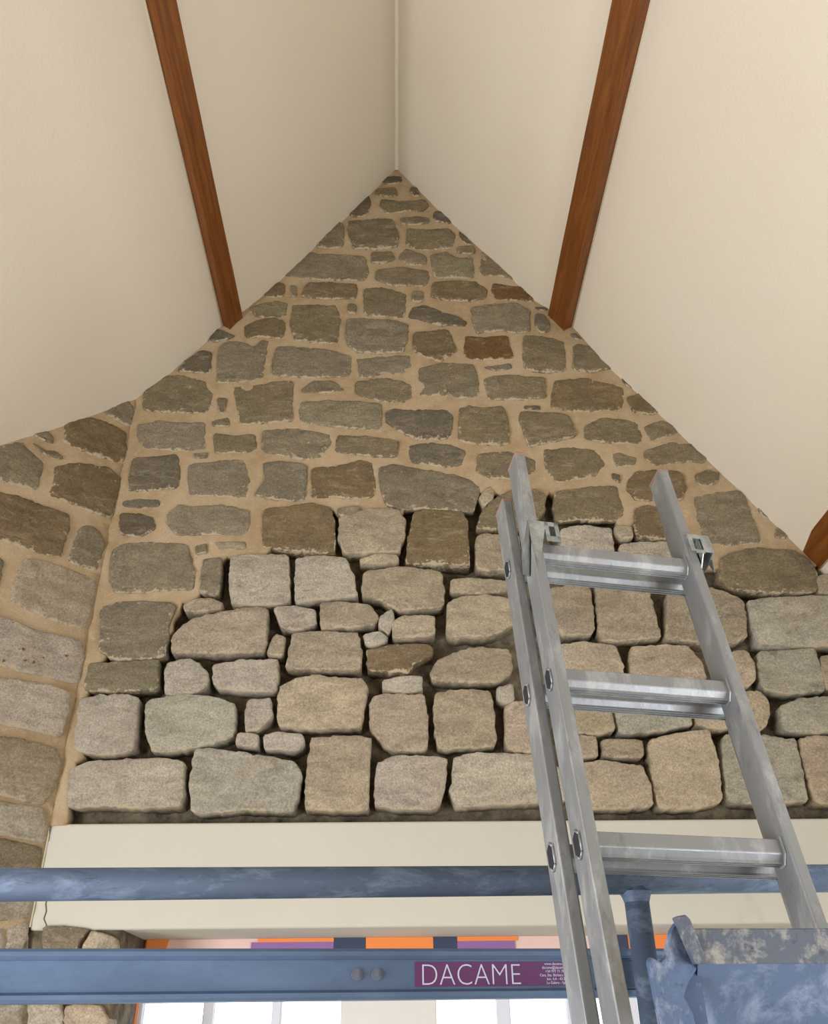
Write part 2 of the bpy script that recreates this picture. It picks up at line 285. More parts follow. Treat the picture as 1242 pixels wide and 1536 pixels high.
# ------------------------------------------------------------------ surveyed outlines (mm): zone+tone, then points
# U, R: gable wall (x, z);  L: splayed wall (distance from the corner, z)
STONES = """
Ud -42,5315 22,5314 25,5273 -38,5257 -78,5261 -62,5292
Uo -85,5218 -10,5223 6,5170 -37,5158 -109,5181
Ud 74,5228 98,5222 109,5171 85,5164 69,5198
Uo -76,5136 33,5123 132,5138 155,5091 123,5053 57,5060 -45,5036 -80,5094
Ud -140,5174 -125,5112 -145,5018 -191,5009 -226,5023 -197,5093
Uo 18,5002 95,5012 149,5003 151,4969 94,4960 33,4959
Ud 185,5054 220,5045 261,4981 249,4970 187,4984 173,5015
Uo -233,4980 -160,4992 -29,4996 6,4894 -2,4800 -88,4788 -201,4792 -222,4869
Uo 48,4934 147,4918 247,4930 275,4891 258,4802 134,4782 47,4806
Uo -283,4976 -255,4948 -250,4808 -291,4792 -374,4796 -332,4880
Ud 296,4916 357,4828 327,4824 301,4872
Uo 287,4799 361,4810 363,4766 333,4757 286,4766
Ug -406,4764 -282,4743 -155,4739 -131,4633 -152,4581 -334,4584 -515,4611 -465,4693
Uo -114,4761 -28,4767 -9,4718 -65,4691 -115,4696
Uo 17,4751 47,4789 133,4736 136,4682 61,4682 13,4719
Uk 160,4740 231,4765 280,4723 349,4733 351,4598 280,4603 180,4596 165,4680
Uo 398,4785 459,4724 534,4593 469,4616 381,4621 389,4699
Uo -90,4643 9,4665 142,4645 144,4567 104,4546 -27,4551 -93,4586
Ub -603,4494 -552,4566 -509,4557 -504,4482 -539,4473 -587,4477
Ub -399,4558 -297,4564 -184,4555 -182,4466 -279,4463 -423,4472 -412,4538
Uo -147,4524 -64,4530 38,4495 34,4381 16,4344 -76,4361 -139,4365
Uo 74,4510 118,4506 117,4450 70,4450
Ug -477,4537 -455,4537 -447,4477 -466,4482
Ub 167,4567 283,4580 358,4574 405,4522 394,4471 319,4451 221,4458 156,4475
Ur 437,4567 490,4555 564,4541 613,4483 606,4453 533,4463 447,4465 430,4522
Uo -648,4407 -598,4430 -534,4447 -486,4431 -489,4369 -519,4344 -615,4352
Uo -460,4420 -355,4429 -274,4421 -247,4354 -258,4198 -344,4205 -435,4218 -464,4299 -460,4353
Uo -213,4432 -181,4421 -183,4371 -216,4382
Ud 74,4412 123,4424 195,4385 275,4352 304,4325 297,4303 185,4308 113,4335 53,4351
Ug 334,4408 441,4431 531,4432 585,4398 582,4272 518,4261 456,4277 351,4260 338,4331
Ue 616,4376 648,4371 671,4311 663,4269 623,4267 606,4310
Ud 619,4415 660,4416 671,4401 634,4401
Ub -658,4292 -598,4330 -542,4339 -494,4326 -488,4250 -502,4223 -582,4236 -648,4225
Ug -218,4333 -151,4338 -22,4328 46,4312 41,4216 25,4147 -61,4142 -162,4146 -206,4183 -220,4257
Ub 72,4253 144,4270 224,4281 256,4159 219,4128 187,4092 133,4122 79,4148 72,4200
Ur 298,4244 381,4234 481,4245 491,4150 496,4121 406,4108 312,4110 290,4149
Uo 553,4240 628,4240 721,4214 713,4043 611,4039 542,4057 546,4150
Uo 767,4193 829,4183 912,4059 813,4043 751,4048
Ud 757,4255 782,4257 805,4216 771,4233
Ug -749,4185 -689,4201 -608,4170 -580,4210 -556,4202 -563,4093 -559,3998 -667,3982 -743,3977 -758,4118
Ug -507,4176 -405,4166 -311,4161 -197,4120 -201,4014 -304,4008 -411,4006 -518,4018 -521,4098
Ul -161,4105 -92,4116 56,4132 63,4040 -60,4019 -151,4004 -162,4069
Uo -174,3979 -60,3999 59,3980 58,3873 -13,3872 -89,3887 -164,3911
Ud -886,4098 -830,4151 -789,4136 -783,4028 -852,4032 -915,4039
Ue -775,4275 -700,4233 -729,4217 -805,4196 -801,4227
Uo -672,3953 -568,3968 -485,3983 -429,3988 -433,3871 -423,3777 -529,3767 -628,3760 -651,3852
Uo -392,3939 -349,3979 -265,3984 -214,3940 -285,3925 -391,3924
Uk -392,3871 -284,3881 -171,3872 -66,3863 -65,3741 -131,3736 -249,3749 -352,3763 -390,3786
Ue -40,3822 -14,3836 91,3831 203,3836 226,3799 218,3715 199,3688 89,3683 16,3724 -39,3770
Ug 93,4056 202,4086 326,4077 341,3976 330,3908 250,3902 182,3917 95,3912
Ug 372,4062 482,4083 484,4057 418,4047
Uo 369,3996 439,4017 531,4007 619,4002 615,3899 491,3889 382,3893 377,3937
Ub 664,3987 801,4008 852,3988 947,3949 924,3837 788,3832 705,3832 635,3851
Ub 959,3901 1018,3921 1080,3826 1044,3813 970,3826
Ud 950,4018 992,3951 971,3957 950,3990
Uo -999,4001 -902,4016 -807,3982 -761,3913 -773,3818 -898,3818 -1029,3831 -1040,3922
Uo -736,3889 -699,3889 -699,3813 -718,3818
Uo -741,3767 -685,3790 -676,3748 -740,3751
Ul -1036,3752 -951,3771 -876,3762 -778,3767 -759,3635 -851,3626 -997,3643 -1031,3697
Uo -730,3709 -650,3698 -571,3707 -557,3644 -585,3622 -714,3615
Ug -536,3721 -409,3731 -276,3708 -267,3667 -280,3609 -343,3585 -430,3600 -525,3622
Uo -236,3704 -159,3695 -57,3686 5,3672 -6,3596 -128,3605 -237,3623
Ue 49,3656 125,3665 220,3656 269,3625 252,3559 180,3550 116,3563 59,3567
Uo 259,3837 294,3854 353,3842 429,3851 451,3790 446,3661 373,3656 300,3665 250,3688
Ud 527,3855 587,3855 586,3839 526,3842
Uo 510,3823 577,3818 688,3809 708,3781 717,3698 638,3679 526,3648 516,3707 499,3781
Uo 767,3751 847,3794 971,3773 986,3710 972,3669 831,3669 759,3689
Uo 1009,3752 1081,3778 1119,3757 1134,3721 1067,3695 1019,3680
Ue -1031,3586 -954,3595 -863,3608 -847,3538 -843,3453 -925,3441 -1028,3438 -1031,3521
Ug -810,3556 -702,3573 -604,3587 -570,3487 -580,3407 -671,3416 -793,3420
Ug -795,3608 -749,3613 -747,3593 -790,3592
Ug -523,3565 -438,3574 -355,3556 -350,3462 -357,3391 -461,3399 -543,3416 -522,3462 -503,3487
Ub -330,3539 -227,3548 -142,3579 -99,3565 -86,3416 -159,3399 -236,3412 -320,3408
Ug -63,3545 -6,3558 87,3537 222,3511 285,3485 318,3443 289,3343 216,3351 119,3360 15,3355 -41,3376 -62,3476
Uo 323,3603 371,3616 458,3616 545,3581 537,3528 449,3498 371,3498 315,3528
Uo 590,3631 690,3641 792,3631 819,3568 769,3507 623,3481 586,3537
Uo 857,3608 882,3618 949,3594 940,3564 869,3551
Uo 991,3629 1096,3669 1210,3659 1233,3604 1210,3569 1155,3579 1021,3559 982,3599
Ub 904,3481 942,3525 1016,3529 1113,3525 1118,3443 1086,3396 995,3395 924,3395 892,3443
Ud 844,3515 871,3505 867,3476 845,3491
Uo 1171,3510 1219,3532 1263,3525 1255,3486 1213,3457 1172,3471
Uo 1297,3535 1331,3481 1308,3486 1292,3510
Ug 1148,3405 1231,3424 1321,3433 1341,3414 1360,3213 1318,3200 1209,3196 1143,3213 1146,3312
Uk 1392,3391 1447,3321 1398,3312 1386,3349
Uo 1428,3258 1462,3285 1491,3249 1464,3226 1421,3226
Ue -1038,3391 -994,3399 -908,3395 -901,3370 -975,3361 -1034,3366
Ud -1038,3330 -977,3334 -920,3314 -902,3266 -955,3234 -1024,3246
Ul -857,3330 -818,3370 -775,3358 -666,3370 -561,3346 -552,3289 -578,3242 -694,3246 -815,3242 -855,3290
Ut -670,3211 -562,3211 -560,3183 -646,3180
Ug -738,3191 -702,3199 -698,3164 -731,3161
Ug -1040,3165 -1009,3199 -939,3205 -775,3199 -749,3129 -732,3069 -733,3018 -803,3015 -939,3005 -1006,3008 -1032,3064
Uo 613,3426 737,3451 847,3461 858,3387 858,3329 818,3305 720,3310 605,3300 599,3368
Rb -501,3348 -440,3356 -337,3376 -250,3356 -233,3275 -232,3166 -306,3170 -488,3189 -496,3244
Rt -214,3307 -135,3336 -101,3348 10,3344 30,3291 23,3220 3,3169 -98,3165 -185,3158 -210,3212
Rb 65,3335 114,3349 245,3339 264,3291 263,3180 266,3112 156,3115 36,3119 44,3212
Rg -219,3352 -143,3364 -145,3331 -197,3315 -225,3331
Rt 316,3401 354,3455 374,3434 365,3393 335,3368
Ro 299,3265 327,3339 384,3402 452,3436 535,3431 570,3407 556,3339 528,3301 424,3263
Rl 618,3263 701,3281 805,3267 802,3170 794,3125 698,3120 604,3125
Rt 822,3272 879,3272 880,3225 839,3221 818,3244
Rb 910,3348 949,3363 1006,3353 1043,3281 1034,3225 961,3223 898,3234 896,3281
Rl 832,3197 901,3205 1006,3207 1058,3179 1052,3098 924,3089 822,3098
Rt 297,3230 334,3240 382,3235 454,3235 452,3099 372,3090 290,3094
Rw -131,3135 -71,3156 -4,3154 6,3127 -64,3118 -130,3116
Rt -117,3082 9,3103 156,3085 167,3015 158,2943 93,2939 3,2929 -56,2972 -121,2979
Rl -364,3135 -292,3147 -184,3135 -155,3052 -141,2979 -218,2976 -357,2958 -362,3045
Rl -602,3142 -538,3153 -401,3150 -388,3054 -384,2961 -461,2951 -581,2954 -599,3055
Rg -704,3137 -639,3140 -636,3068 -637,2993 -703,3007 -705,3082
Rt -748,2953 -718,2971 -654,2974 -617,2956 -618,2935 -700,2925 -745,2928
Rg -1038,2940 -955,2962 -801,2960 -778,2939 -796,2883 -791,2801 -792,2760 -902,2747 -957,2749 -1013,2781
Rt -744,2869 -709,2897 -610,2921 -509,2940 -457,2931 -453,2847 -454,2772 -569,2770 -669,2770 -768,2770 -770,2828
Rl -433,2941 -359,2944 -288,2929 -285,2873 -341,2853 -399,2860
Rt -269,2951 -198,2958 -94,2947 -68,2901 -87,2873 -182,2862 -262,2856
Rl -62,2901 -17,2936 -10,2893 -29,2838 -61,2873
Rw -13,2879 22,2907 131,2904 130,2830 72,2827 -10,2824
Rt 198,3052 254,3059 340,3053 406,3044 397,3007 304,2996 196,3000
Rw 181,2950 225,2978 329,2982 401,2971 407,2871 327,2830 177,2827
Rt -433,2805 -422,2836 -387,2829 -392,2758 -445,2768
Rt -356,2839 -245,2845 -137,2838 -123,2770 -125,2704 -240,2711 -373,2711 -365,2784
Rl -115,2835 -61,2845 -32,2824 -42,2804 -105,2797
Rb -101,2780 -16,2797 72,2800 119,2793 119,2759 59,2729 40,2700 -53,2703 -97,2710
Rt 137,2736 217,2776 288,2789 388,2778 392,2702 349,2663 225,2663 123,2670 117,2696
Rg -1041,2735 -919,2738 -814,2744 -806,2688 -805,2640 -890,2637 -1042,2638 -1042,2689
Rl -779,2737 -722,2750 -671,2733 -638,2687 -642,2645 -700,2623 -741,2614 -772,2636 -784,2701
Rl -623,2727 -529,2743 -408,2746 -403,2680 -412,2632 -519,2638 -599,2642 -615,2681
Rw -391,2642 -347,2677 -268,2687 -193,2677 -113,2673 -101,2628 -122,2509 -187,2510 -307,2504 -385,2520 -393,2591
Rl -45,2670 4,2682 82,2685 84,2634 23,2627 -45,2641
Rw -75,2615 4,2621 90,2614 98,2558 100,2472 87,2430 -8,2433 -55,2467 -86,2515 -87,2577
Rt 127,2621 207,2636 311,2629 320,2557 319,2446 230,2441 140,2436 127,2496
Rl -1048,2606 -978,2618 -900,2621 -858,2605 -854,2543 -846,2434 -926,2423 -997,2429 -1035,2447 -1041,2525
Rk -827,2599 -747,2614 -675,2620 -583,2604 -538,2585 -531,2480 -597,2457 -734,2431 -781,2434 -814,2494
Rl -492,2600 -419,2606 -414,2541 -453,2501 -491,2495 -499,2547
Rl -514,2489 -451,2483 -451,2444 -478,2447 -517,2453
Rl -431,2483 -393,2492 -309,2485 -301,2449 -330,2431 -424,2438
Rl -1035,2371 -985,2400 -882,2405 -755,2410 -683,2398 -673,2317 -674,2259 -801,2257 -915,2263 -1018,2258 -1027,2320
Rk -642,2438 -571,2436 -475,2420 -332,2396 -304,2351 -311,2289 -328,2240 -447,2249 -611,2238 -636,2256 -649,2322 -649,2395
Rw -275,2471 -186,2476 -127,2479 -85,2467 -92,2378 -90,2245 -178,2245 -235,2248 -284,2249 -286,2344 -281,2414
Rl -60,2384 -19,2410 81,2409 160,2403 152,2330 127,2246 27,2247 -65,2258 -65,2326
Rl 187,2405 252,2420 356,2415 468,2410 523,2356 525,2267 430,2263 303,2260 190,2253 174,2296 181,2359
Rw 362,2576 394,2590 457,2589 469,2425 443,2421 357,2433
Rl 339,2642 390,2651 391,2595 363,2586 337,2600
Rt 546,3011 665,3035 697,3010 691,2859 681,2839 575,2835 542,2926
Rt 719,3028 796,3019 905,3019 914,2925 921,2830 783,2814 708,2818 714,2925
Rt 974,2990 1048,3011 1145,3013 1223,2976 1240,2944 1223,2828 1175,2803 1035,2808 943,2816 958,2906
Rw 563,2795 662,2806 757,2790 774,2722 766,2676 559,2677
Rw 817,2786 916,2793 1005,2789 1041,2737 1049,2663 924,2664 797,2672
Rt 588,2563 708,2572 715,2490 656,2482 593,2486
Rk 730,2586 971,2575 975,2511 856,2492 734,2483
Rw 992,2557 1097,2556 1114,2506 1067,2495 992,2511
Rw 1160,2621 1228,2621 1247,2574 1227,2517 1200,2492 1140,2506
Rw 1156,2766 1210,2768 1224,2728 1218,2668 1185,2640 1142,2645
Rk 1253,2768 1356,2772 1449,2783 1455,2720 1453,2631 1327,2620 1242,2636 1241,2697
Rk 1258,2960 1331,2973 1555,2978 1695,2975 1653,2789 1407,2790 1267,2795 1259,2866
Ro 1198,3133 1248,3160 1332,3177 1474,3165 1520,3124 1532,3061 1511,2996 1339,2996 1217,3009 1174,3053
Rt 1535,3062 1649,3072 1650,2988 1520,2991
Rt 1464,2750 1611,2764 1576,2643 1455,2634
Rk 1280,2569 1359,2597 1497,2605 1487,2486 1331,2482 1276,2487
Rt 597,2478 651,2471 650,2409 593,2405
Rt 669,2462 800,2459 794,2402 669,2407
Rw 590,2382 660,2390 787,2372 805,2302 796,2247 680,2243 588,2246
Rw 822,2456 932,2482 1024,2489 1032,2396 1024,2266 933,2244 821,2246 819,2350
Rk 1074,2473 1153,2483 1238,2465 1302,2456 1303,2373 1293,2262 1169,2258 1046,2261 1056,2375
Rw 1320,2456 1371,2469 1480,2459 1444,2254 1321,2255 1315,2352
Rg -1025,1924 -960,1921 -895,1915 -915,1888 -919,1862 -999,1837 -1014,1871
Rw -881,1910 -810,1890 -803,1862 -833,1856 -901,1863
Rl -1025,1738 -935,1724 -920,1679 -900,1579 -990,1580
Rw -923,1717 -883,1723 -827,1719 -803,1687 -784,1578 -892,1579
Lg 116,3758 28,3866 5,3842 -3,3764 14,3747 62,3752
Lg 465,3421 377,3500 335,3468 287,3447 282,3357 290,3326 353,3320 408,3318 439,3312
Lg 341,3546 300,3580 273,3563 271,3538 309,3538
Lo 339,3510 289,3497 256,3511 220,3494 249,3478 292,3484
Lb 244,3645 160,3715 70,3720 14,3707 0,3626 4,3574 29,3563 105,3556 180,3557 231,3564
Lb 239,3446 184,3484 121,3508 47,3521 -2,3497 -4,3416 4,3316 84,3314 181,3321 239,3319 229,3379
Lb 441,3277 388,3269 332,3275 258,3270 159,3271 147,3238 149,3104 191,3090 275,3093 330,3099 397,3093
Lg 100,3242 73,3258 33,3239 6,3207 11,3118 17,3087 64,3084 123,3093 118,3154
Lt 266,3053 210,3064 118,3063 23,3056 8,3027 4,2944 12,2883 33,2859 132,2861 273,2889 279,2954
Lg 407,3038 326,3024 325,2989 324,2903 395,2905
Ll 411,2805 292,2823 244,2824 190,2808 63,2813 21,2810 6,2770 4,2677 15,2663 102,2663 180,2665 255,2665 377,2666
Ll 344,2615 245,2620 200,2631 85,2633 25,2625 16,2568 24,2478 106,2481 184,2488 312,2487
Lt 301,2441 203,2441 152,2447 33,2439 7,2407 9,2344 11,2313 38,2266 99,2267 165,2279 262,2284
Ll 236,2253 159,2253 96,2254 32,2253 14,2209 5,2156 75,2159 139,2165 215,2167
Lg 211,2152 135,2150 84,2147 11,2140 4,2087 5,2037 105,2023 179,2020
Ll 176,2010 103,2014 9,2018 7,1955 27,1942 85,1936 158,1935
Ll 61,1913 13,1934 2,1917 -15,1821 43,1819
Ll 153,1914 68,1909 54,1819 128,1816
Ll 158,1795 -15,1804 -58,1595 108,1597
"""
CEIL_L = [(0, 5.38), (-.209, 5.052), (-.300, 4.922), (-.473, 4.655), (-.583, 4.505), (-.66, 4.405), (-.724, 4.338), (-.772, 4.282), (-.817, 4.200), (-.913, 4.070), (-.985, 3.984), (-1.062, 3.898),
          (-1.254, 3.640), (-1.413, 3.454), (-1.8, 3.0), (-2.9, 1.75)]
CEIL_R = [(0, 5.38), (.210, 5.053), (.331, 4.879), (.505, 4.633), (.613, 4.468), (.69, 4.395), (.74, 4.345), (.792, 4.270), (.870, 4.109), (.989, 3.944), (1.102, 3.779), (1.230, 3.586),
          (1.312, 3.465), (1.410, 3.322), (1.511, 3.172), (2.35, 1.95)]
RAKE = [(-1.015,2.211),(-1.019,2.283),(-1.017,2.366),(-1.030,2.404),(-1.006,2.419),(-1.026,2.495),(-1.039,2.608),(-1.025,2.701),(-1.009,2.737),(-0.956,2.823),(-0.822,2.847),(-0.787,2.842),(-0.780,2.910),(-0.763,2.962),(-0.721,2.959),(-0.702,3.002),(-0.673,3.055),(-0.656,3.123),(-0.623,3.154),(-0.524,3.137),(-0.489,3.148),(-0.469,3.181),(-0.362,3.279),(-0.241,3.355),(-0.209,3.320),(-0.189,3.332),(-0.088,3.279),(0.017,3.337),(0.043,3.373),(0.141,3.428),(0.311,3.440),(0.346,3.422),(0.385,3.434),(0.472,3.382),(0.563,3.404),(0.589,3.434),(0.649,3.367),(0.824,3.331),(0.846,3.272),(0.863,3.249),(0.941,3.263),(1.034,3.214),(1.097,3.148),(1.139,3.106),(1.235,3.092),(1.370,3.145),(1.479,3.165),(1.523,3.111),(1.733,3.105)]
LINT_Z0, LINT_Z1 = 1.914, 2.213
XC = -1.068                       # the corner between the gable and the splayed wall
TH = R(38.3)
LD = Vector((-math.cos(TH), -math.sin(TH), 0))      # along the splayed wall, away from the corner
LN = Vector((math.sin(TH), -math.cos(TH), 0))       # out of it, into the room


def ceil_z(x):
    P = CEIL_L if x < 0 else CEIL_R
    for (a, za), (b, zb) in zip(P, P[1:]):
        if min(a, b) <= x <= max(a, b): return za + (zb - za) * (x - a) / (b - a)
    return P[-1][1]


# ------------------------------------------------------------------ room shell
YR = -4.6                                           # the rear wall


def sheet(name, prof, mat, thick, y0=.0, y1=YR):
    bm = bmesh.new(); rnd = random.Random(3)
    P = [Vector((a, 0, b)) for a, b in prof]
    # refine so that the hand-plastered surface can waver a little
    Q = []
    for a, b in zip(P, P[1:]):
        n = max(1, int((b - a).length / .12))
        Q += [a.lerp(b, i / n) for i in range(n)]
    Q.append(P[-1])
    ny = 36
    rows = []
    for j in range(ny + 1):
        y = y0 + (y1 - y0) * (j / ny) ** 1.0
        row = []
        for q in Q:
            d = noise.noise(Vector((q.x * 3, y * 2.2, q.z * 3))) * .006 * min(1, abs(q.x) * 4)
            row.append(bm.verts.new((q.x, y, q.z + d)))
        rows.append(row)
    for a, b in zip(rows, rows[1:]):
        for i in range(len(Q) - 1):
            bm.faces.new((a[i], a[i + 1], b[i + 1], b[i]))
    r = bmesh.ops.extrude_face_region(bm, geom=list(bm.faces))
    for v in r['geom']:
        if isinstance(v, bmesh.types.BMVert): v.co.z += thick
    return structure(link(name, bm, mat, smooth=True))


sheet('ceiling', CEIL_L, MAT['ceil'], .12, .42)
sheet('ceiling', CEIL_R, MAT['ceil'], .12, .42)

bm = bmesh.new(); box(bm, (-2.95, YR - .1, -.1), (2.45, 1.0, 0)); structure(link('floor', bm, MAT['floor']))
bm = bmesh.new(); box(bm, (2.3, YR, 0), (2.42, .4, 2.06)); structure(link('wall_right', bm, MAT['ceil']))

# unseen rear wall behind the camera, boarded dark to dim the ladder's reflections
bm = bmesh.new(); box(bm, (-2.9, YR - .12, 0), (2.42, YR, 5.6))
structure(link('wall_rear', bm, MAT['boards']))

# ridge filler: the thin pale bead where the two slopes meet
bm = bmesh.new()
prev = None
for j in range(30):
    y = -.005 - j * .13
    tube(bm, (noise.noise(Vector((y * 5, 0, 0))) * .003, y, 5.372), (noise.noise(Vector(((y - .13) * 5, 0, 0))) * .003, y - .13, 5.372), .0125, 8, False)
structure(link('trim_1', bm, MAT['caulk_and_highlight'], smooth=True))


# ------------------------------------------------------------------ the stone walls
def grid_wall(poly, to3d, step, amp, seed, depth, keep=None, edge_jit=0.0):
    """polygon (u, v) filled with a displaced triangle grid and given a thickness"""
    rnd = random.Random(seed)
    # subdivide the outline and roughen it
    out = []
    n = len(poly)
    for i in range(n):
        a, b = Vector(poly[i]), Vector(poly[(i + 1) % n])
        k = max(1, int((b - a).length / step))
        for j in range(k):
            p = a.lerp(b, j / k)
            if edge_jit: p += Vector((rnd.uniform(-1, 1), rnd.uniform(-1, 1))) * edge_jit
            out.append(p)
    u0, u1 = min(p.x for p in out), max(p.x for p in out); v0, v1 = min(p.y for p in out), max(p.y for p in out)

    def inside(x, y):
        c = False; j = len(out) - 1
        for i in range(len(out)):
            if (out[i].y > y) != (out[j].y > y) and x < (out[j].x - out[i].x) * (y - out[i].y) / (out[j].y - out[i].y) + out[i].x: c = not c
            j = i
        return c
    pts = list(out); y = v0 + step / 2; row = 0
    while y < v1:
        x = u0 + step / 2 * (row % 2)
        while x < u1:
            if inside(x, y): pts.append(Vector((x + rnd.uniform(-.2, .2) * step, y + rnd.uniform(-.2, .2) * step)))
            x += step
        y += step * .87; row += 1
    vv, ee, ff, *_ = delaunay_2d_cdt(pts, [], [list(range(len(out)))], 1, 1e-6)
    bm = bmesh.new()
    bv = []
    for p in vv:
        d = amp * (noise.noise(Vector((p.x * 17, p.y * 17, seed))) + .5 * noise.noise(Vector((p.x * 55, p.y * 55, seed + 3))))
        bv.append(bm.verts.new(to3d(p.x, p.y, d)))
    for f in ff:
        try: bm.faces.new([bv[i] for i in f])
        except ValueError: pass
    if depth:
        dv = to3d(0, 0, -depth) - to3d(0, 0, 0)
        r = bmesh.ops.extrude_face_region(bm, geom=list(bm.faces))
        for v in r['geom']:
            if isinstance(v, bmesh.types.BMVert): v.co += dv
    return bm


def gable3(u, v, d): return Vector((u, -d, v))             # d = out of the wall, into the room
def splay3(u, v, d): return Vector((XC, 0, 0)) + LD * u + Z * v + LN * d


# gable: a deep bed of old dark mortar, with the fresh sand mortar standing in front of it where it has been pointed
edge = [(x, z + .03) for x, z in CEIL_L if x > -1.07][::-1]
edgeR = [(x, z + .03) for x, z in CEIL_R[1:]]
right_top = [(x, z) for x, z in edgeR if x < 1.75] + [(1.75, ceil_z(1.75) + .03)]
bed_poly = [(XC - .02, LINT_Z1 - .02), (XC - .02, 3.92)] + edge + right_top + [(1.75, LINT_Z1 - .02)]
wall_back = structure(link('wall_back', grid_wall(bed_poly, lambda u, v, d: gable3(u, v, d - .062), .022, .024, 5, .12), MAT['bed'], smooth=True))
mort_poly = [(XC - .01, 2.205), (XC - .01, 3.92)] + edge + right_top + [(1.75, 3.11)] + RAKE[::-1]
mo = link('mortar', grid_wall(mort_poly, lambda u, v, d: gable3(u, v, d), .022, .0035, 9, .05, edge_jit=.004), MAT['mortar'], wall_back, smooth=True)
# right end of the gable beyond the picture, and the piers below the lintel
bm = bmesh.new(); box(bm, (1.75, .0, 0), (2.35, .3, 2.9)); structure(link('wall_back_return', bm, MAT['reveal'])).name = 'wall_back_right'
pier = structure(link('wall_back_lower', grid_wall([(XC - .01, 0), (XC - .01, LINT_Z0 + .01), (-.80, LINT_Z0 + .01), (-.80, 0)], lambda u, v, d: gable3(u, v, d - .012), .05, .006, 2, .30), MAT['bed'], smooth=True))

L_top = []
for k in range(0, 25):
    t = k * .09
    L_top.append((t, ceil_z(XC + LD.x * t) + .03))
splay_poly = [(-.0, 0)] + L_top + [(L_top[-1][0], 0)]
wall_left = structure(link('wall_left', grid_wall(splay_poly, lambda u, v, d: splay3(u, v, d), .04, .0035, 12, .1), MAT['mortar'], smooth=True))
xe = XC + LD.x * L_top[-1][0]; ye = LD.y * L_top[-1][0]
bm = bmesh.new(); box(bm, (xe - .12, YR, 0), (xe, ye + .02, 1.85)); structure(link('wall_left_rear', bm, MAT['ceil'])).name = 'wall_side'


def chaikin(P, r=.22, it=2):
    for _ in range(it):
        Q = []
        for i in range(len(P)):
            a, b = P[i], P[(i + 1) % len(P)]
            Q += [a.lerp(b, r), a.lerp(b, 1 - r)]
        P = Q
    return P


def resample(P, n):
    L = [0.0]
    for i in range(len(P)): L.append(L[-1] + (P[(i + 1) % len(P)] - P[i]).length)
    T = L[-1]; out = []; j = 0
    for k in range(n):
        s = T * k / n
        while L[j + 1] < s: j += 1
        a, b = P[j], P[(j + 1) % len(P)]; d = L[j + 1] - L[j]
        out.append(a.lerp(b, (s - L[j]) / d if d > 1e-9 else 0))
    return out, T


def make_stone(idx, zone, tone, pts):
    rnd = random.Random(idx * 7 + 1)
    P = chaikin([Vector((a, b)) for a, b in pts], .08, 2)
    per = sum((P[i] - P[i - 1]).length for i in range(len(P)))
    n = max(18, min(84, int(per / .011)))
    P, _ = resample(P, n)
    c = sum(P, Vector((0, 0))) / n
    size = min(max(p.x for p in P) - min(p.x for p in P), max(p.y for p in P) - min(p.y for p in P))
    jit = min(.0042, size * .04)
    P = [c + (p - c) * (1.015 + .0035 / max((p - c).length, .02)) for p in P]
    P = [p + (p - c).normalized() * jit * (noise.noise(Vector((p.x * 38, p.y * 38, idx))) * 1.2 + noise.noise(Vector((p.x * 110, p.y * 110, idx))) * 1.0 + .3 * rnd.uniform(-1, 1)) for p in P]
    if zone == 'U': face, back, bev = .007 + rnd.uniform(-.003, .003), -.03, min(.006, size * .12)
    elif zone == 'R': face, back, bev = .011 + rnd.uniform(-.004, .008), -.085, min(.0065, size * .12)
    else: face, back, bev = .008 + rnd.uniform(-.003, .003), -.03, min(.010, size * .16)
    tx, tz = rnd.uniform(-.03, .03), rnd.uniform(-.03, .03)
    to3 = splay3 if zone == 'L' else gable3
    c3 = to3(c.x, c.y, 0)
    lum = rnd.uniform(.92, 1.08)
    rings = [(0, back, 0), (0, face - bev, .9), (bev * .35, face - bev * .3, 1.0), (bev * 1.2, face, .55), (None, .66, .10), (None, .34, 0)]
    bm = bmesh.new(); lay = bm.verts.layers.float_color.new('rim')
    R_ = []
    for inset, dep, rim in rings:
        row = []
        for p in P:
            d = p - c; L = max(d.length, 1e-6)
            if inset is None: q = c + d * dep; dd = face
            else: q = p - d / L * min(inset, L * .45); dd = dep
            if inset is None or inset > 0:
                dd += .0045 * noise.noise(Vector((q.x * 26, q.y * 26, idx * 1.7))) + .0022 * noise.noise(Vector((q.x * 70, q.y * 70, idx)))
                dd += (q.x - c.x) * tx + (q.y - c.y) * tz
            elif rim == .9:
                dd += .003 * noise.noise(Vector((q.x * 60, q.y * 60, idx)))
            v = bm.verts.new(to3(q.x, q.y, dd) - c3)
            low = .40 + .60 * max(0, -(d.y / L))              # lime hangs on the lower arris
            v[lay] = (rim * low,) * 3 + (1,)
            row.append(v)
        R_.append(row)
    cv = bm.verts.new(to3(c.x, c.y, face + .003 * rnd.uniform(-1, 1)) - c3); cv[lay] = (0, 0, 0, 1)
    for a, b in zip(R_, R_[1:]):
        for i in range(n): bm.faces.new((a[i], a[(i + 1) % n], b[(i + 1) % n], b[i]))
    for i in range(n): bm.faces.new((R_[-1][i], R_[-1][(i + 1) % n], cv))
    bm.faces.new(R_[0][::-1])
    par = wall_left if zone == 'L' else (pier if c.y < 1.95 else wall_back)
    o = link('stone', bm, MAT['rusty' if zone == 'L' and abs(c.y - 2.78) < .06 and c.x < .3 else 'stone'], par, True, c3)
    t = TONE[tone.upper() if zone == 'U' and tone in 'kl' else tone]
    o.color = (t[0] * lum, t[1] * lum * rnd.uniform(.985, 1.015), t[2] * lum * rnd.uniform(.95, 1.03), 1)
    return o


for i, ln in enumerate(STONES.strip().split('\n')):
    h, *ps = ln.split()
    make_stone(i, h[0], h[1], [tuple(float(q) / 1000 for q in p.split(',')) for p in ps])

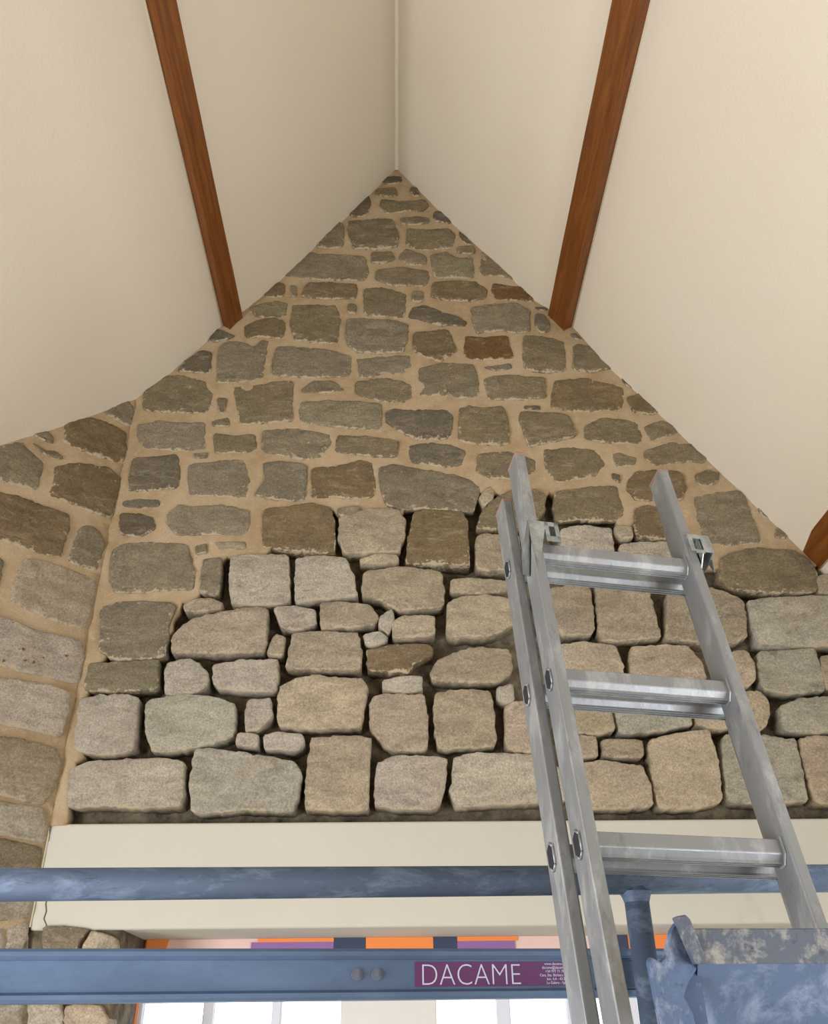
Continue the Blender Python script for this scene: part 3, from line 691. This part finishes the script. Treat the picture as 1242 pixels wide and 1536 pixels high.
# ------------------------------------------------------------------ lintel over the window recess
bm = bmesh.new()
prism(bm, (0, 0, 0), X, Y, Z, [(XC - .0, .004), (1.76, .004), (1.76, .27), (XC - .0, .27)], LINT_Z0, LINT_Z1, .008, 3)
lintel = structure(link('trim_2', bm, MAT['lintel'], smooth=False))
lintel['label'] = 'cream plastered lintel beam above the window recess'
# the settlement crack at the lintel's left end
bm = bmesh.new()
cr_p = [(-1.035, 2.0), (-1.036, 1.985), (-1.030, 1.965), (-1.033, 1.945), (-1.022, 1.928), (-1.020, 1.915)]
for (a, za), (b, zb) in zip(cr_p, cr_p[1:]):
    prism(bm, (0, 0, 0), X, Z, -Y, [(a, za), (b, zb), (b + .003, zb), (a + .003, za)], -.006, -.0025)
link('crack', bm, mat_flat('crack_shadow', lin(90, 84, 72), .9), lintel)

# ------------------------------------------------------------------ window behind the recess
YW = .30
win = structure(empty('window_1', (0, YW, 1.0)))


def wpart(name, mat, boxes, parent=win, bevel=.003):
    bm = bmesh.new()
    for a, b in boxes: box(bm, (a[0], a[1] - YW, a[2] - 1.0), (b[0], b[1] - YW, b[2] - 1.0), bevel, 1)
    return link(name, bm, mat, parent)


wz0, wz1 = .85, 1.93
wpart('frame', MAT['frame'], [((-.83, YW, wz0), (-.785, YW + .06, wz1)), ((1.66, YW, wz0), (1.72, YW + .06, wz1)), ((-.785, YW, wz0), (1.66, YW + .06, wz0 + .05)), ((-.785, YW, wz1 - .05), (1.66, YW + .06, wz1))])
wpart('pier', MAT['reveal'], [((-.172, YW - .02, wz0 + .05), (.122, YW + .10, wz1 - .05))])
xs = [(-.598, -.567), (-.386, -.357), (.310, .352), (.53, .57), (.72, .75), (.93, .97), (1.15, 1.19), (1.4, 1.44)]
for a, b in xs: wpart('mullion', MAT['frame'], [((a, YW, wz0 + .05), (b, YW + .05, wz1 - .05))])
e = [-.785] + [v for p in xs[:2] for v in p] + [-.172, .122] + [v for p in xs[2:] for v in p] + [1.66]
for a, b in zip(e[::2], e[1::2]): wpart('pane', MAT['glass'], [((a, YW + .022, wz0 + .05), (b, YW + .028, wz1 - .05))], bevel=0)
bm = bmesh.new(); box(bm, (-.80, .0, .7), (1.75, .42, .85)); box(bm, (-.80, .0, 0), (1.75, .42, .7))
structure(link('wall_sill', bm, MAT['reveal'])).name = 'trim_3'
bm = bmesh.new(); box(bm, (-1.2, .27, LINT_Z0), (1.76, .42, 2.3)); structure(link('trim_4', bm, MAT['reveal']))
bm = bmesh.new(); box(bm, (1.72, .28, .85), (1.76, .42, 1.93)); box(bm, (-.96, .30, 0), (-.83, .42, 1.93)); structure(link('trim_5', bm, MAT['reveal']))

# unseen frames added around the two side lamps; the walls behind stay closed
for k, (xw, sg, yc, hw) in enumerate(((-2.76, 1, -3.0, 1.1), (2.30, -1, -2.9, .95))):
    sw = structure(empty('window_%d' % (k + 2), (xw, yc, 1.15)))
    for nm, y0_, y1_, z0_, z1_ in (('frame', -hw - .06, -hw, -.71, .71), ('frame', hw, hw + .06, -.71, .71), ('frame', -hw, hw, .65, .71), ('frame', -hw, hw, -.71, -.65), ('mullion', -.02, .02, -.65, .65)):
        bm = bmesh.new(); box(bm, (min(0, sg * .03), y0_, z0_), (max(0, sg * .03), y1_, z1_), .004, 1); link(nm, bm, MAT['frame'], sw)

# painted pelmet across the head of the window and its orange side board
pel = tag(empty('painted_pelmet', (0, .25, 1.74)), 'flat painted pelmet in orange, violet, pink and navy under the cream lintel', 'pelmet')
yp = .262


def pel_quad(name, mat, pts, off):
    bm = bmesh.new(); prism(bm, (0, yp - .25 - off, -1.74), X, Z, Y, pts, 0, .004 + off); return link(name, bm, mat, pel)


bm = bmesh.new(); box(bm, (-.79, yp + .003 - .25, 1.765 - 1.74), (1.70, yp + .02 - .25, 1.9135 - 1.74)); link('board', bm, MAT['pink'], pel)
PT, PB = 1.9135, 1.765
for (a, b, m_, z0, z1, sk) in ((-.789, -.72, 'orange', PB, PT, .03), (-.44, -.20, 'orange', PT - .011, PT, 0), (-.46, -.20, 'violet', PB, PT - .011, 0), (-.198, -.10, 'navy', PB, PT, -.01),
                              (-.098, .115, 'orange', PB, PT, 0), (.117, .19, 'navy', PB, PT, 0), (.192, .385, 'orange', PT - .013, PT, 0), (.192, .375, 'violet', PB, PT - .013, 0),
                              (.66, .735, 'navy', PB, PT, 0), (.737, 1.1, 'orange', PB, PT, 0), (.86, .98, 'violet', PB, PT - .02, .05), (1.25, 1.5, 'violet', PB, PT, 0)):
    pel_quad('painted_panel', MAT[m_], [(a, z0), (b - sk, z0), (b, z1), (a, z1)], .0015 if m_ == 'violet' else .001)
bm = bmesh.new(); box(bm, (-.828, .28, .85), (-.797, .30, 1.913), .002, 1)
tag(link('side_board', bm, MAT['orange']), 'narrow orange painted board down the left side of the window', 'board').name = 'window_board'


# ------------------------------------------------------------------ ceiling timbers
def timber(tip, along, out, wd, dp, label, y1=-4.5):
    """tip = lower outer arris on the gable; along = up the slope, out = towards the roof"""
    bm = bmesh.new()
    a, b = Vector((along[0], 0, along[1])), Vector((out[0], 0, out[1]))
    nseg = 40; rows = []
    for j in range(nseg + 1):
        y = .02 + (y1 - .02) * j / nseg
        row = []
        for k, (s, t) in enumerate(((0, 0), (wd, 0), (wd, dp), (0, dp))):
            ch = .004
            for (ds, dt) in (((ch, 0), (0, ch)), ((-ch, 0), (0, ch)), ((0, 0),), ((0, 0),))[k]:
                wob = .0022 * noise.noise(Vector((y * 3.1, k * 5 + tip[0] * 9, ds * 99)))
                row.append(bm.verts.new(Vector((tip[0], y, tip[1])) + a * (s + ds + wob) + b * (t + dt)))
        rows.append(row)
    n = len(rows[0])
    for p, q in zip(rows, rows[1:]):
        for i in range(n): bm.faces.new((p[i], p[(i + 1) % n], q[(i + 1) % n], q[i]))
    bm.faces.new(rows[0][::-1]); bm.faces.new(rows[-1])
    o = link('ceiling_timber', bm, MAT['wood'])
    t = 0
    while Vector((tip[0], 0, tip[1])).z + b.z * t < ceil_z(tip[0] + b.x * t) and t < dp: t += .001
    bm = bmesh.new(); q = Vector((tip[0], 0, tip[1])) + b * t - a * .001
    tube(bm, q, q + Y * y1, .0045, 8); link('highlight_bead', bm, MAT['caulk_and_highlight'], o)  # pale bead imitates the strip of light beside the timber
    return tag(o, label, 'beam', 'stained timbers along the sloping ceiling')


S_ = Vector((.555, .832))
timber((-.724, 4.275), (.555, .832), (-.832, .555), .092, .085, 'brown stained timber running up the left slope of the ceiling')
timber((.729, 4.274), (-.52, .854), (.854, .52), .118, .085, 'brown stained timber running up the right slope, ending above the ladder')
timber((1.552, 3.097), (-.50, .866), (.866, .50), .11, .085, 'short stump of brown timber at the right edge, lowest on the right slope')

# ------------------------------------------------------------------ extension ladder
LO = Vector((.253, -1.389, 2.408))
lw, lu, ln_ = Vector((.983, .184, -.009)).normalized(), Vector((-.029, .203, .979)).normalized(), Vector((-.182, .962, -.204)).normalized()
lad = tag(empty('extension_ladder', LO - lu * 2.45), 'scuffed aluminium extension ladder leaning in front of the stone gable', 'ladder')
LB = LO - lu * 2.45
WB, WF, DP, GAP = .342, .021, .054, .003
XA, WA = -.021, .378


def lp(name, mat, parent=lad, smooth=False, bm=None):
    for v in bm.verts: v.co -= LB
    return link(name, bm, mat, parent, smooth)


def stile(w0, n0, s0, s1):
    bm = bmesh.new()
    prism(bm, LO + lw * w0 + ln_ * n0, lw, ln_, lu, [(0, 0), (WF, 0), (WF, DP), (0, DP)], s0, s1, .0035, 3)
    # the pressed rib along the front face
    o = lp('stile', MAT['alu'], bm=bm)
    bm = bmesh.new()
    prism(bm, LO + lw * w0 + ln_ * n0, lw, ln_, lu, [(-.001, -.001), (WF + .001, -.001), (WF + .001, DP + .001), (-.001, DP + .001)], s1 - .002, s1 + .006, .003, 2)
    # sloping worn cap
    c = lp('end_cap', MAT['cap'], o, bm=bm)
    return o


def rung(w0, w1, n0, s, pr, front=True):
    bm = bmesh.new()
    prof = [(-.0135, .010), (-.009, .017), (.009, .017), (.0135, .010), (.0135, -.010), (.009, -.017), (-.009, -.017), (-.0135, -.010)]
    prof = [(-.0135, .016), (.0135, .016), (.0135, -.009), (.005, -.018), (-.005, -.018), (-.0135, -.006)]
    prism(bm, LO + ln_ * (n0 + DP / 2) + lu * s, ln_, lu, lw, prof, w0 - .003, w1 + .003, .0018, 2)
    # grip ribs along the underside
    for k in (-.006, 0, .006):
        prism(bm, LO + ln_ * (n0 + DP / 2 + k) + lu * (s - .018), ln_, lu, lw, [(-.0012, -.0015), (.0012, -.0015), (.0012, .002), (-.0012, .002)], w0 + WF, w1 - WF)
    o = lp('rung', MAT['alu'], bm=bm)
    ring = [(-.0105, .0105), (.001, .019), (.0105, .0125), (.0105, -.0105), (-.001, -.019), (-.0105, -.0125)]
    for sd, wx in ((-1, w0), (1, w1)):
        bm = bmesh.new()
        prism(bm, LO + ln_ * (n0 + DP / 2) + lu * s, ln_, lu, lw, ring, wx + sd * .0030, wx + sd * .0036)
        lp('hollow_shade', MAT['alu_end'], o, bm=bm)  # flat dark plate stands for the shade inside the open rung end
        bm = bmesh.new()
        for i in range(6):
            a, b = Vector(ring[i]) * 1.12, Vector(ring[(i + 1) % 6]) * 1.12
            f = LO + ln_ * (n0 + DP / 2) + lu * s + lw * (wx + sd * .0015)
            tube(bm, f + ln_ * a.x + lu * a.y, f + ln_ * b.x + lu * b.y, .0022, 8)
        # swaged collar on the inner side of the stile
        f = LO + ln_ * (n0 + DP / 2) + lu * s
        wi = wx - sd * (WF - .001)
        prism(bm, f, ln_, lu, lw, [(a * 1.35, b * 1.25) for a, b in prof], wi - sd * .004, wi + sd * .002, .0015, 1)
        lp('rung_flange', MAT['alu'], o, bm=bm)


s_bottom = -2.45
stile(0, 0, s_bottom, .251); stile(WB - WF, 0, s_bottom, .254)
nA = DP + GAP
stile(XA, nA, s_bottom, .168); stile(WA - WF, nA, s_bottom, .168)
for i in range(9):
    s = -.28 * i
    if s > s_bottom + .05:
        rung(0, WB, 0, s, 'B'); rung(XA, WA, nA, s + .004, 'A')


# the folded zinc guide brackets at the top rung
def bracket(side):
    bm = bmesh.new()
    o_ = LO + lw * (0 if side < 0 else WB); wv = lw * (1 if side < 0 else -1)      # wv points inwards
    T = .0022
    if side < 0:
        # side cheek, front flap, and the eyelet turned inwards
        prism(bm, o_ - wv * .003, ln_, lu, wv, [(.045, .012), (-.012, .050), (-.012, .030), (.03, -.055), (.055, -.03)], -T, 0)
        prism(bm, o_ + lu * .0, wv, lu, ln_, [(-.005, .048), (.026, .048), (.026, .030), (.004, -.058), (-.005, -.03)], -.012 - T, -.012)
        prism(bm, o_ + lu * .046, wv, ln_, lu, [(-.005, -.014), (.05, -.014), (.05, .03), (.022, .03)], 0, T)
        for a, b in ((.026, .034), (.046, .054)):
            prism(bm, o_, wv, lu, ln_, [(a, .048), (b, .048), (b, .005 if a > .04 else .010), (a, .010)], -.012 - T, -.012)
        for a, b in ((.038, .048), (.0, .012)):
            prism(bm, o_, wv, lu, ln_, [(.026, a), (.054, a), (.054, b), (.026, b)], -.012 - T, -.012)
        prism(bm, o_ + wv * .052, ln_, lu, wv, [(-.012, .048), (.02, .048), (.02, .02), (-.012, .0)], 0, T)
    else:
        prism(bm, o_ - wv * .003, ln_, lu, wv, [(.05, .015), (-.012, .055), (-.012, .010), (.03, -.03)], -T, 0)
        for a, b, z0, z1 in ((-.026, -.006, .012, .055), (.012, .022, .012, .055), (-.006, .012, .045, .055), (-.006, .012, .008, .016)):
            prism(bm, o_, wv, lu, ln_, [(a, z0), (b, z0), (b, z1), (a, z1)], -.014 - T, -.014)
        prism(bm, o_ - wv * .024, ln_, lu, wv, [(-.014, .055), (.05, .055), (.03, .0), (-.014, .012)], -T, 0)
        prism(bm, o_ + lu * .055, wv, ln_, lu, [(-.056, .05), (-.026, -.014), (.022, -.014), (.0, .05)], -T, 0)
        prism(bm, o_ - wv * .026, (-wv * .45 + ln_ * .9).normalized(), lu, (wv * .9 + ln_ * .45).normalized(), [(0, .055), (.06, .055), (.02, -.01), (0, .0)], -T, 0)
    lp('guide_bracket', MAT['zinc'], bm=bm)


bracket(-1); bracket(1)

# ------------------------------------------------------------------ scaffold frame: top rail and post
SE = Vector((math.cos(R(10.6)), math.sin(R(10.6)), 0)); SN = Vector((-SE.y, SE.x, 0))
RA = Vector((-.59, -1.40, 1.819))


def rail_at(t): return RA + SE * t + Z * (.028 * t)


sf = tag(empty('scaffold', (.40, -1.215, 0)), 'blue-grey steel scaffold frame with its round top rail across the lintel', 'scaffold')
SFO = Vector((.40, -1.215, 0))


def part_off(bm, off):
    for v in bm.verts: v.co -= off
    return bm


bm = bmesh.new(); tube(bm, rail_at(-.62), rail_at(1.75), .0232, 28); link('rail', part_off(bm, SFO), MAT['galv'], sf)
for t in (1.012, -.55):
    bm = bmesh.new(); q = rail_at(t); tube(bm, (q.x, q.y, 0), q - Z * .012, .0205, 24)
    pst = link('post', part_off(bm, SFO), MAT['galv'], sf)
    bm = bmesh.new()                                     # the weld fillet under the rail
    n = 24
    for (z0, r0_, z1, r1_) in ((-.019, .029, -.026, .024), (-.026, .024, -.036, .0207)):
        A = [bm.verts.new(q + Vector((math.cos(6.2832 * i / n) * r0_, math.sin(6.2832 * i / n) * min(r0_, .0225), z0))) for i in range(n)]
        B = [bm.verts.new(q + Vector((math.cos(6.2832 * i / n) * r1_, math.sin(6.2832 * i / n) * min(r1_, .0225), z1))) for i in range(n)]
        for i in range(n): bm.faces.new((A[i], A[(i + 1) % n], B[(i + 1) % n], B[i]))
    link('weld', part_off(bm, SFO), MAT['galv'], pst, True)
bm = bmesh.new(); tube(bm, rail_at(-.55) - Z * 1.3, rail_at(1.012) - Z * 1.3, .018, 20); link('brace', part_off(bm, SFO), MAT['galv'], sf)

# platform hung behind the post, its alloy side beam towards us
BA = Vector((-.573, -1.350, 1.7385)) - SN * .0
BZ = .008
pf = tag(empty('scaffold_platform', BA - Z * .072), 'scaffold platform with bluish alloy side beam carrying a purple maker\'s label', 'platform')
PO = BA - Z * .072


def bp(name, mat, bm, parent=None, smooth=False): return link(name, part_off(bm, PO), mat, parent or pf, smooth)


be = (SE + Z * BZ).normalized()
prof = [(0, 0), (-.006, -.001), (-.009, -.005), (-.009, -.011), (-.003, -.0155), (0, -.0165), (0, -.058), (-.003, -.059), (-.009, -.062), (-.009, -.068), (-.005, -.072), (.03, -.072), (.03, -.069), (.004, -.066), (.004, -.004), (.03, -.003), (.03, 0)]
bm = bmesh.new(); prism(bm, BA, SN, Z, be, prof, -.65, 1.045); bp('side_beam', MAT['beam'], bm)
bm = bmesh.new(); prism(bm, BA + SN * .03, SN, Z, be, [(0, -.004), (.42, -.004), (.42, -.012), (0, -.012)], -.65, 1.03); bp('deck', MAT['beam'], bm)
bm = bmesh.new(); prism(bm, BA - Z * .030, be, Z, SN, [(.955, .012), (.985, .012), (.985, -.03), (.955, -.03)], -.012, .001, .002, 1); bp('end_clip', MAT['galv'], bm)


def on_beam(px_t, dz, off): return BA + be * px_t + Z * dz - SN * off


for t in (.519, .551):
    bm = bmesh.new(); q = on_beam(t, -.037, 0)
    tube(bm, q + SN * .001, q - SN * .0022, .0088, 20); tube(bm, q - SN * .0022, q - SN * .0052, .0055, 12)
    tube(bm, q - SN * .0052, q - SN * .0068, .0026, 10)
    bp('bolt', MAT['steel'], bm)
lb0, lb1 = .612, .902
bm = bmesh.new(); prism(bm, BA, be, Z, SN, [(lb0, -.0195), (lb1, -.0195), (lb1, -.0545), (lb0, -.0545)], -.0012, .0005); lab = bp('label_plate', MAT['purple'], bm)
lab['label'] = 'purple label with large pale capitals and six small lines of address'
rotm = Matrix((be, Z, -SN)).transposed().to_4x4()


def text(body, size, t, dz, align='LEFT', sx=1.0, width=None):
    cu_ = bpy.data.curves.new('lettering', 'FONT'); cu_.body = body; cu_.size = size; cu_.align_x = align; cu_.extrude = .0003; cu_.resolution_u = 4
    if width: cu_.offset = -.0009
    o = bpy.data.objects.new('tmp', cu_); COL.objects.link(o)
    bpy.context.view_layer.update()
    if width: sx = width / max(o.dimensions.x, 1e-6)
    me = bpy.data.meshes.new_from_object(o.evaluated_get(bpy.context.evaluated_depsgraph_get()))
    bpy.data.objects.remove(o)
    mt = rotm.copy(); mt.translation = on_beam(t, dz, .0014)
    me.transform(Matrix.Translation(-PO) @ mt @ Matrix.Diagonal((sx, 1, 1, 1)))
    me.name = 'lettering'; me.materials.clear()
    return link_mesh('lettering', me, MAT['letter'], lab)


text('DACAME', .0445, lb0 + .008, -.0527, width=.163)
for i, s in enumerate(('www.dacame.com', 'dacame@dacame.com', '+34 977 71 70 04', 'Ctra. Sta. Bárbara - La Vall', 'km. 4,4 - 43.515', 'La Galera - Spain')):
    text(s, .0056, lb1 - .052, -.0245 - i * .0055, 'CENTER')

# ------------------------------------------------------------------ cement-splashed steel plank in front of the ladder's foot
KO = Vector((.318, -1.70, 1.60))
kp = tag(empty('steel_plank', KO), 'cement-splashed steel plank with a bracket end, nearest us at the lower right', 'plank')


def kpart(name, bm, mat='plank'): return link(name, part_off(bm, KO), MAT[mat], kp)


KE = Vector((math.cos(R(4)), math.sin(R(4)), 0)); KN = Vector((-KE.y, KE.x, 0))
kx = Vector((.318, -1.70, 1.719))
bm = bmesh.new()
prism(bm, kx, KN, Z, KE, [(0, 0), (.004, 0), (.004, -.036), (0, -.037)], .024, .62, .001, 1)
kpart('front_lip', bm, 'lip')
bm = bmesh.new()
prism(bm, kx, KN, Z, KE, [(.002, -.034), (.006, -.034), (.070, -.096), (.12, -.096), (.12, -.099), (.068, -.099)], .026, .62)
kpart('lower_flange', bm, 'under')
bm = bmesh.new()
prism(bm, kx, KE, Z, KN, [(.004, .012), (.016, .014), (.021, .009), (.033, -.036), (.020, -.037)], -.006, .010, .0015, 2)
kpart('end_tab', bm, 'lip')
bm = bmesh.new()
prism(bm, kx, KE, Z, KN, [(.006, -.034), (.030, -.034), (.030, -.115), (.006, -.115)], .016, .019)
kpart('gap_blocker', bm)  # added plate blocking window glare in the gap behind the hook
bm = bmesh.new()
hk = [(-.034, -.034), (-.030, -.029), (-.019, -.034), (-.013, -.030), (.000, -.002), (.008, .007), (.016, .006), (.030, -.037), (.012, -.055), (.004, -.068), (.012, -.085), (.016, -.12), (.016, -.16), (-.028, -.16), (-.030, -.09)]
prism(bm, kx + KN * .006, (KE * .98 + KN * .18).normalized(), Z, (KN * .98 - KE * .18).normalized(), hk, 0, .008, .001, 1)
kpart('hook_plate', bm)
